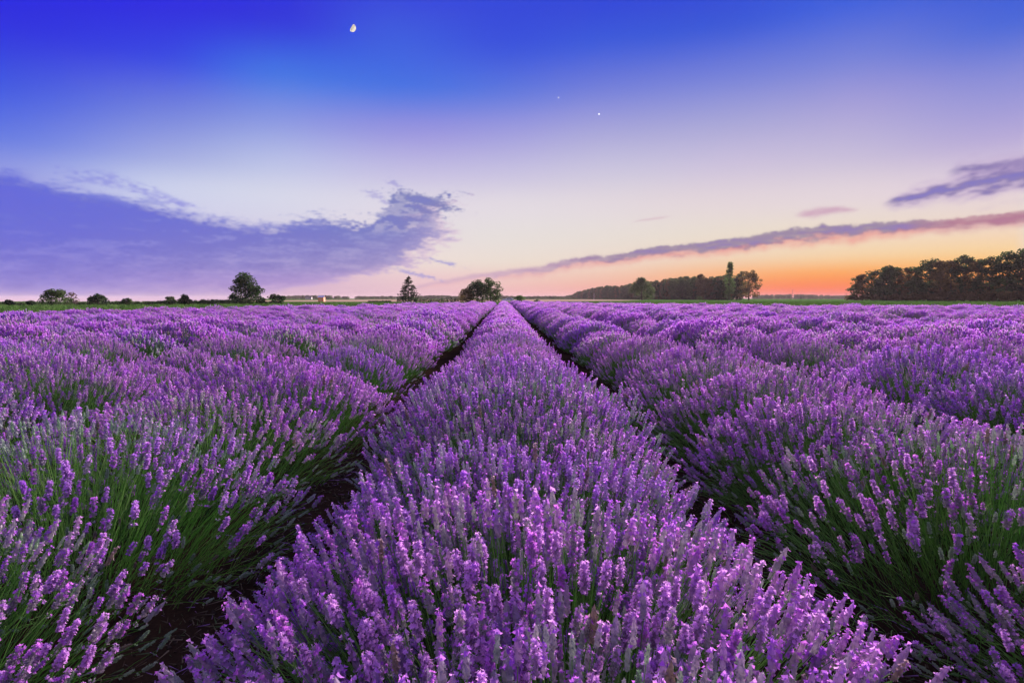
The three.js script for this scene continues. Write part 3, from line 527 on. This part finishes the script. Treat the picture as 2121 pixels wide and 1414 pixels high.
// the group in the middle
const GROUP = 'dark trees clumped together left of the row ends';
plantTree('clump_tree', 'smallest of the three clumped dark trees, on their left', 'tree', treeForm(2411, { h: 4.6, from: 0.2, width: oval(3.2, 0.4, 0.3, 0.95), clump: 0.9, count: 2600, leaf: 0.36, n: 44, tint: GREENS.brown, radius: 0.14 }), -11.9, 180, { group: GROUP });
plantTree('clump_tree', 'middle tree of the three clumped dark trees', 'tree', treeForm(2412, { h: 7.2, from: 0.3, width: oval(3.9, 0.45, 0.3, 0.95), clump: 1.0, count: 3600, leaf: 0.4, n: 56, tint: GREENS.dark, radius: 0.2 }), -8.4, 181, { group: GROUP });
plantTree('clump_tree', 'tallest rounded tree of the three clumped dark trees, on their right', 'tree', treeForm(2413, { h: 7.7, from: 0.3, width: oval(4.1, 0.5, 0.45, 0.95), clump: 1.0, count: 3900, leaf: 0.4, n: 60, tint: GREENS.mid, radius: 0.22 }), -4.2, 179.5, { group: GROUP });
plantTree('tufted_bush', 'green bush with twigs sticking up, right of the white car', 'bush', treeForm(2414, { h: 2.3, from: 0.1, width: oval(2.8, 0.3, 0.3, 0.98), clump: 0.5, count: 1300, leaf: 0.3, n: 46, tint: GREENS.fresh, radius: 0.06, limbs: 12 }), 4.9, 190);
plantTree('low_bush', 'tiny dark bush on the pale field right of the tufted bush', 'bush', treeForm(2415, { h: 0.8, from: 0.05, width: oval(1.5, 0.3, 0.3, 0.98), clump: 0.3, count: 300, leaf: 0.25, n: 14, tint: GREENS.dark, radius: 0.04, limbs: 2 }), 13.6, 230);

// a conifer with drooping tiers
{
  const r = mulberry(2420), B = new Build(), T = new Build(), h = 8.7, dark = [0.035, 0.05, 0.03];
  T.limb([V(0, -0.1, 0), V(0, 2, 0), V(0.05, 5.5, 0), V(0, h, 0)], [0.2, 0.16, 0.09, 0.015], 8, BARK);
  for (let y = 1.0; y < h - 0.3; y += 0.36) {
    const n = y < 6.5 ? 7 : 5, reach = (y < 2.2 ? 3.6 : lerp(4.6, 0.5, Math.pow((y - 1.5) / (h - 1.5), 0.9)));
    for (let i = 0; i < n; i++) {
      const a = r() * 6.283, L = reach * (0.55 + r() * 0.5), d = V(Math.cos(a), 0, Math.sin(a)), e = V(d.x * L, y + (y > 6 ? 0.3 : -0.1) * L * 0.4 + (r() - 0.5) * 0.3, d.z * L), s = V(0, y, 0), m = s.clone().lerp(e, 0.6); m.y -= 0.08 * L;
      T.limb([s, m, e], [0.04, 0.025, 0.008], 4, BARK);
      const lobes = [0.45, 0.7, 0.95].map((t) => { const p = s.clone().lerp(e, t); return [p.x, p.y - 0.02, p.z, 0.42 - 0.12 * t, 0.15, 0.42 - 0.12 * t]; });
      leaves(B, r, lobes, Math.round(18 + L * 17), 0.27, dark, 0.1);
    }
  }
  leaves(B, r, [[0, h - 0.5, 0, 0.25, 0.6, 0.25]], 60, 0.22, dark, 0.1);
  const t = thing('conifer', 'lone open conifer with tiered branches behind the lavender', 'tree', -31.6, 0, -190);
  part(t, 'trunk', T.geometry(), M.bark); part(t, 'crown', B.geometry(), M.crown);
}
function hedge(name, label, category, pts, seed, tint, leaf = 0.3, big = 1) {   // pts: x, z, height, half width
  const r = mulberry(seed), lobes = [], T = new Build();
  const x0 = pts[0][0], z0 = pts[0][1], t = thing(name, label, category, x0, 0, -z0);
  for (let i = 0; i < pts.length - 1; i++) {
    const a = pts[i], b = pts[i + 1], len = Math.hypot(b[0] - a[0], b[1] - a[1]);
    for (let s = 0; s < len; s += 0.42 * big) { const k = s / len, h = lerp(a[2], b[2], k) * (0.8 + r() * 0.3), w = lerp(a[3], b[3], k), x = lerp(a[0], b[0], k) - x0 + (r() - 0.5) * 0.3, z = -(lerp(a[1], b[1], k) - z0) + (r() - 0.5) * w; lobes.push([x, h * 0.52, z, 0.55 * big, h * 0.5, w * 0.8]); if (r() < 0.3) T.limb([V(x, -0.05, z), V(x + (r() - 0.5) * 0.2, h * 0.7, z)], [0.03, 0.01], 4, BARK); }
  }
  const B = new Build(); leaves(B, r, lobes, lobes.length * 42 * (big > 1 ? 2 : 1), leaf, tint, 0.4);
  part(t, 'stems', T.geometry(), M.bark); part(t, 'foliage', B.geometry(), M.crown);
  return t;
}
hedge('hedge', 'long low hedge under the conifer, reaching to the clumped trees', 'hedge', [[-34.5, 186, 1.5, 0.8], [-28.5, 186, 1.5, 0.8], [-27.5, 178, 1.15, 0.7], [-14, 176, 1.35, 0.8]], 61, GREENS.dark);
hedge('hedge', 'short low dark hedge on the pale field left of the conifer', 'hedge', [[-40.5, 172, 0.55, 0.7], [-34, 172, 0.65, 0.7]], 62, GREENS.dark);
hedge('hedge', 'long low green hedge on the far left edge of the meadow', 'hedge', [[-112, 104, 0.5, 0.7], [-90, 104, 0.52, 0.7], [-77, 105, 0.6, 0.8], [-66, 107, 0.75, 0.8], [-57.5, 112, 1.05, 0.9], [-52, 118, 1.2, 1]], 63, GREENS.mid);
hedge('undergrowth', 'dark undergrowth closing the foot of the right-hand wood', 'undergrowth', [[206, 150, 4.2, 1.6], [207, 250, 4.6, 1.6], [208, 344, 3.4, 1.4]], 64, GREENS.brown, 0.75, 3.2);
const bushForm = (seed, h, w, tint, extra = {}) => treeForm(seed, { h, from: h * 0.08, width: oval(w, 0.35, 0.3, 0.95), clump: Math.max(0.25, h * 0.17), count: Math.round(500 + h * 420), leaf: 0.16 + h * 0.055, n: 22 + Math.round(h * 8), tint, radius: 0.03 + h * 0.02, limbs: 7, ...extra });
plantTree('round_bush', 'large rounded green bush on the meadow at far left', 'bush', bushForm(2501, 2.85, 2.6, GREENS.mid), -77.6, 100);
plantTree('pale_bush', 'small pale see-through bush tucked behind the large rounded bush', 'bush', bushForm(2502, 2.3, 0.95, [0.2, 0.15, 0.14], { count: 330, limbs: 22 }), -78.0, 104);
plantTree('ragged_bush', 'ragged dark shrub with a lower right side, right of the rounded bush', 'shrub', bushForm(2503, 2.1, 1.5, GREENS.dark), -70.4, 100);
plantTree('low_bush', 'little bush rising from the hedge, right of the ragged shrub', 'bush', bushForm(2504, 1.25, 1.1, GREENS.mid), -68.9, 105);
plantTree('low_bush', 'rounded bush at the hedge, left of a pointed bush', 'bush', bushForm(2505, 1.6, 1.35, GREENS.mid), -63.8, 110);
plantTree('low_bush', 'pointed bush at the hedge, left of the big leafy tree', 'bush', bushForm(2506, 2.0, 1.05, GREENS.dark), -61, 110);
plantTree('low_bush', 'tiny bush on the hedge at the left edge of the view', 'bush', bushForm(2507, 0.95, 0.8, GREENS.dark), -81.6, 95);
plantTree('low_bush', 'tiny flat bush between left edge and large rounded bush', 'bush', bushForm(2508, 0.85, 0.9, GREENS.dark), -81.5, 99.5);
{ // the big tree on the left: a high crown and a lower side crown
  const r = mulberry(2510), lobes = [...clumps(r, 6.5, 0.3, oval(2.7, 0.3, 0.42, 1.0), 58, 0.75), ...clumps(r, 3.7, 0.3, oval(1.7, 0.5, 0.3, 0.9), 20, 0.6).map((l) => [l[0] + 2.3, ...l.slice(1)]), ...clumps(r, 2.2, 0.2, oval(1.4, 0.4, 0.2, 0.9), 12, 0.5).map((l) => [l[0] - 2.6, ...l.slice(1)])], B = new Build();
  leaves(B, r, lobes, 4300, 0.36, GREENS.dark);
  plantTree('leafy_tree', 'big dark leafy tree with a lower right crown, left of the hut', 'tree', { crown: B.geometry(), trunk: trunkGeometry(r, 5.6, 0.22, lobes, 12) }, -54, 120);
}
plantTree('ragged_bush', 'twin-topped dark shrub just right of the big leafy tree', 'shrub', (() => { const r = mulberry(2512), lobes = [...clumps(r, 2.3, 0.1, oval(1.0, 0.4, 0.3, 0.95), 20, 0.42).map((l) => [l[0] - 0.9, ...l.slice(1)]), ...clumps(r, 2.25, 0.1, oval(1.1, 0.35, 0.2, 1), 22, 0.42).map((l) => [l[0] + 0.6, ...l.slice(1)])], B = new Build(); leaves(B, r, lobes, 1500, 0.28, GREENS.dark); return { crown: B.geometry(), trunk: trunkGeometry(r, 1.8, 0.06, lobes, 6) }; })(), -49, 124);
plantTree('low_bush', 'low bush between the big leafy tree and the twin-topped shrub', 'bush', bushForm(2513, 1.3, 1.4, GREENS.mid), -51.4, 122);

// ---------------------------------------------------------------- small man-made things
{
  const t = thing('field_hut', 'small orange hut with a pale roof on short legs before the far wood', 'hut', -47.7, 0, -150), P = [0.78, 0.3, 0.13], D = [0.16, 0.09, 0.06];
  part(t, 'wall', new Build().box(-0.72, 0.38, -0.7, 0.72, 1.55, 0.7, P).geometry(), M.solid);
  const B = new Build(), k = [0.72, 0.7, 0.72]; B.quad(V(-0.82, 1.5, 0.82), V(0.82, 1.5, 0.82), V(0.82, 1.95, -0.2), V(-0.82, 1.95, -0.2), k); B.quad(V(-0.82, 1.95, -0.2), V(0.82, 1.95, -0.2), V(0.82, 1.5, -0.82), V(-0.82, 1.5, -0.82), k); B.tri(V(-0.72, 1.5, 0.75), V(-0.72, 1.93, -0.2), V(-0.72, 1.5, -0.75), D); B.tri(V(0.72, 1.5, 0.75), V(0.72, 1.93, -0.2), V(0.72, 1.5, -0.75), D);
  part(t, 'roof', B.geometry(), M.solid);
  part(t, 'door', new Build().box(-0.28, 0.42, 0.7, 0.28, 1.4, 0.73, [0.8, 0.36, 0.18]).geometry(), M.solid);
  for (const [x, z] of [[-0.6, -0.6], [0.6, -0.6], [-0.6, 0.6], [0.6, 0.6]]) part(t, 'leg', new Build().box(x - 0.06, -0.05, z - 0.06, x + 0.06, 0.378, z + 0.06, D).geometry(), M.solid);
}
{
  const t = thing('farmhouse', 'tiny white farmhouse showing before the far wood left of the hut', 'house', -306, 0, -900);
  part(t, 'wall', new Build().box(-4.5, -0.1, -3, 4.5, 2.8, 3, [0.42, 0.4, 0.42]).geometry(), M.solid);
  const B = new Build(), k = [0.1, 0.07, 0.09]; B.quad(V(-4.8, 2.7, 3.4), V(4.8, 2.7, 3.4), V(4.8, 5.2, 0), V(-4.8, 5.2, 0), k); B.quad(V(-4.8, 5.2, 0), V(4.8, 5.2, 0), V(4.8, 2.7, -3.4), V(-4.8, 2.7, -3.4), k); B.tri(V(-4.5, 2.8, 3), V(-4.5, 5.1, 0), V(-4.5, 2.8, -3), k); B.tri(V(4.5, 2.8, 3), V(4.5, 5.1, 0), V(4.5, 2.8, -3), k);
  part(t, 'roof', B.geometry(), M.solid);
  for (const x of [-2.6, 0, 2.6]) part(t, 'window', new Build().box(x - 0.5, 1, 3, x + 0.5, 2.2, 3.03, [0.06, 0.06, 0.08]).geometry(), M.solid);
}
{ // a white car seen from its side
  const t = thing('parked_car', 'white car parked between the clumped trees and the tufted bush', 'car', 1.5, 0, -200), white = plain({ color: rgb(0.8, 0.8, 0.84), roughness: 0.35, name: 'car_paint' }), glass = plain({ color: rgb(0.02, 0.02, 0.03), roughness: 0.15, name: 'car_glass' }), tyre = plain({ color: rgb(0.02, 0.02, 0.02), name: 'tyre' }), rim = plain({ color: rgb(0.5, 0.5, 0.52), roughness: 0.4, name: 'rim' });
  const side = (pts) => { const s = new THREE.Shape(); pts.forEach(([x, y], i) => (i ? s.lineTo(x, y) : s.moveTo(x, y))); return s; };
  const solid = (pts, w, b) => { const g = new THREE.ExtrudeGeometry(side(pts), { depth: w, bevelEnabled: true, bevelSize: b, bevelThickness: b, bevelSegments: 2 }); g.translate(0, 0, -w / 2); return g; };
  part(t, 'body', solid([[-2.1, 0.35], [-2.1, 0.75], [-1.9, 0.88], [-0.95, 0.95], [1.75, 0.95], [2.1, 0.82], [2.12, 0.35]], 1.6, 0.06), white);
  part(t, 'cabin', solid([[-0.95, 0.96], [-0.3, 1.38], [1.15, 1.42], [1.8, 0.96]], 1.36, 0.05), white);
  for (const s of [1, -1]) { const w = part(t, 'side_window', solid([[-0.68, 1.0], [-0.22, 1.32], [0.35, 1.35], [0.35, 1.0]], 0.01, 0.005), glass); w.position.z = s * 0.742; const v = part(t, 'side_window', solid([[0.45, 1.0], [0.45, 1.35], [1.05, 1.34], [1.5, 1.0]], 0.01, 0.005), glass); v.position.z = s * 0.742; }
  for (const [x, z] of [[-1.35, 0.78], [1.3, 0.78], [-1.35, -0.78], [1.3, -0.78]]) { const w = part(t, 'wheel', new THREE.CylinderGeometry(0.32, 0.32, 0.2, 20), tyre); w.rotation.x = Math.PI / 2; w.position.set(x, 0.32, z); part(w, 'rim', new THREE.CylinderGeometry(0.2, 0.2, 0.22, 16), rim); }
}
{
  const pale = [0.6, 0.55, 0.5];
  const post = thing('utility_pole', 'thin pale pole on the stubble in front of the belt', 'pole', 47.6, 0, -300); part(post, 'shaft', new Build().limb([V(0, -0.2, 0), V(0, 3.9, 0)], [0.09, 0.07], 8, pale).geometry(), M.solid); part(post, 'cap', new Build().box(-0.12, 3.9, -0.12, 0.12, 4.0, 0.12, pale).geometry(), M.solid);
  const wood = thing('utility_pole', 'thin pole at the left end of the right-hand wood', 'pole', 209, 0, -345); part(wood, 'shaft', new Build().limb([V(0, -0.2, 0), V(0, 4.6, 0)], [0.16, 0.12], 8, [0.35, 0.28, 0.25]).geometry(), M.solid); part(wood, 'crossarm', new Build().box(-0.5, 4.2, -0.06, 0.5, 4.32, 0.06, [0.3, 0.24, 0.2]).geometry(), M.solid);
  const mast = thing('radio_mast', 'slender lattice mast on the horizon under the sunset', 'mast', 765, 0, -1500), k = [0.12, 0.09, 0.1], L = new Build(), C = new Build(), H = 26;
  for (let i = 0; i < 3; i++) { const a = i * 2.094, p = (y, w) => V(Math.cos(a) * w, y, Math.sin(a) * w), n = (y, w) => V(Math.cos(a + 2.094) * w, y, Math.sin(a + 2.094) * w); L.limb([p(0, 1.4), p(H, 0.25)], [0.16, 0.1], 5, k); for (let s = 0; s < 10; s++) { const y0 = s * H / 10, y1 = (s + 1) * H / 10, w = (y) => lerp(1.4, 0.25, y / H); C.limb([p(y0, w(y0)), n(y1, w(y1))], [0.06, 0.06], 4, k); } }
  part(mast, 'legs', L.geometry(), M.solid); part(mast, 'bracing', C.geometry(), M.solid);
}

// ---------------------------------------------------------------- moon and two planets
{
  const glow = (c, s) => new THREE.MeshStandardMaterial({ color: 0x000000, emissive: c, emissiveIntensity: s, roughness: 1, side: THREE.DoubleSide });
  const put = (o, az, el, d) => { o.position.set(Math.sin(az * R) * Math.cos(el * R) * d, EYE + Math.sin(el * R) * d, -Math.cos(az * R) * Math.cos(el * R) * d); o.lookAt(camera.position); scene.add(o); };
  const seas = spotted(128, 9, (u, v) => { const k = clamp(0.86 + 0.5 * wrapNoise(u, v, 9, 2), 0.45, 1); return [k, k * 0.97, k * 0.93]; });
  const face = glow(rgb(1, 0.95, 0.88), 0.46); face.emissiveMap = seas;
  const moon = new THREE.Mesh(new THREE.SphereGeometry(17, 32, 24, Math.PI * 0.42, Math.PI * 0.68), face);
  moon.name = 'sky_moon'; put(moon, -14.33, 23.8, 3000); moon.rotateZ(-0.5); tag(moon, 'bright gibbous moon high in the deep blue sky', 'moon');
  for (const [az, el, s, b, l] of [[5.38, 18.83, 3.0, 0.45, 'fainter, higher one of two star points right of the moon'], [9.31, 17.29, 3.3, 0.65, 'brighter, lower one of two star points right of the moon']]) { const p = new THREE.Mesh(new THREE.SphereGeometry(s, 12, 8), glow(rgb(0.97, 0.96, 1), b)); p.name = numbered('sky_star'); put(p, az, el, 3000); tag(p, l, 'star', 'star points in the evening sky'); }
}

renderer.render(scene, camera);
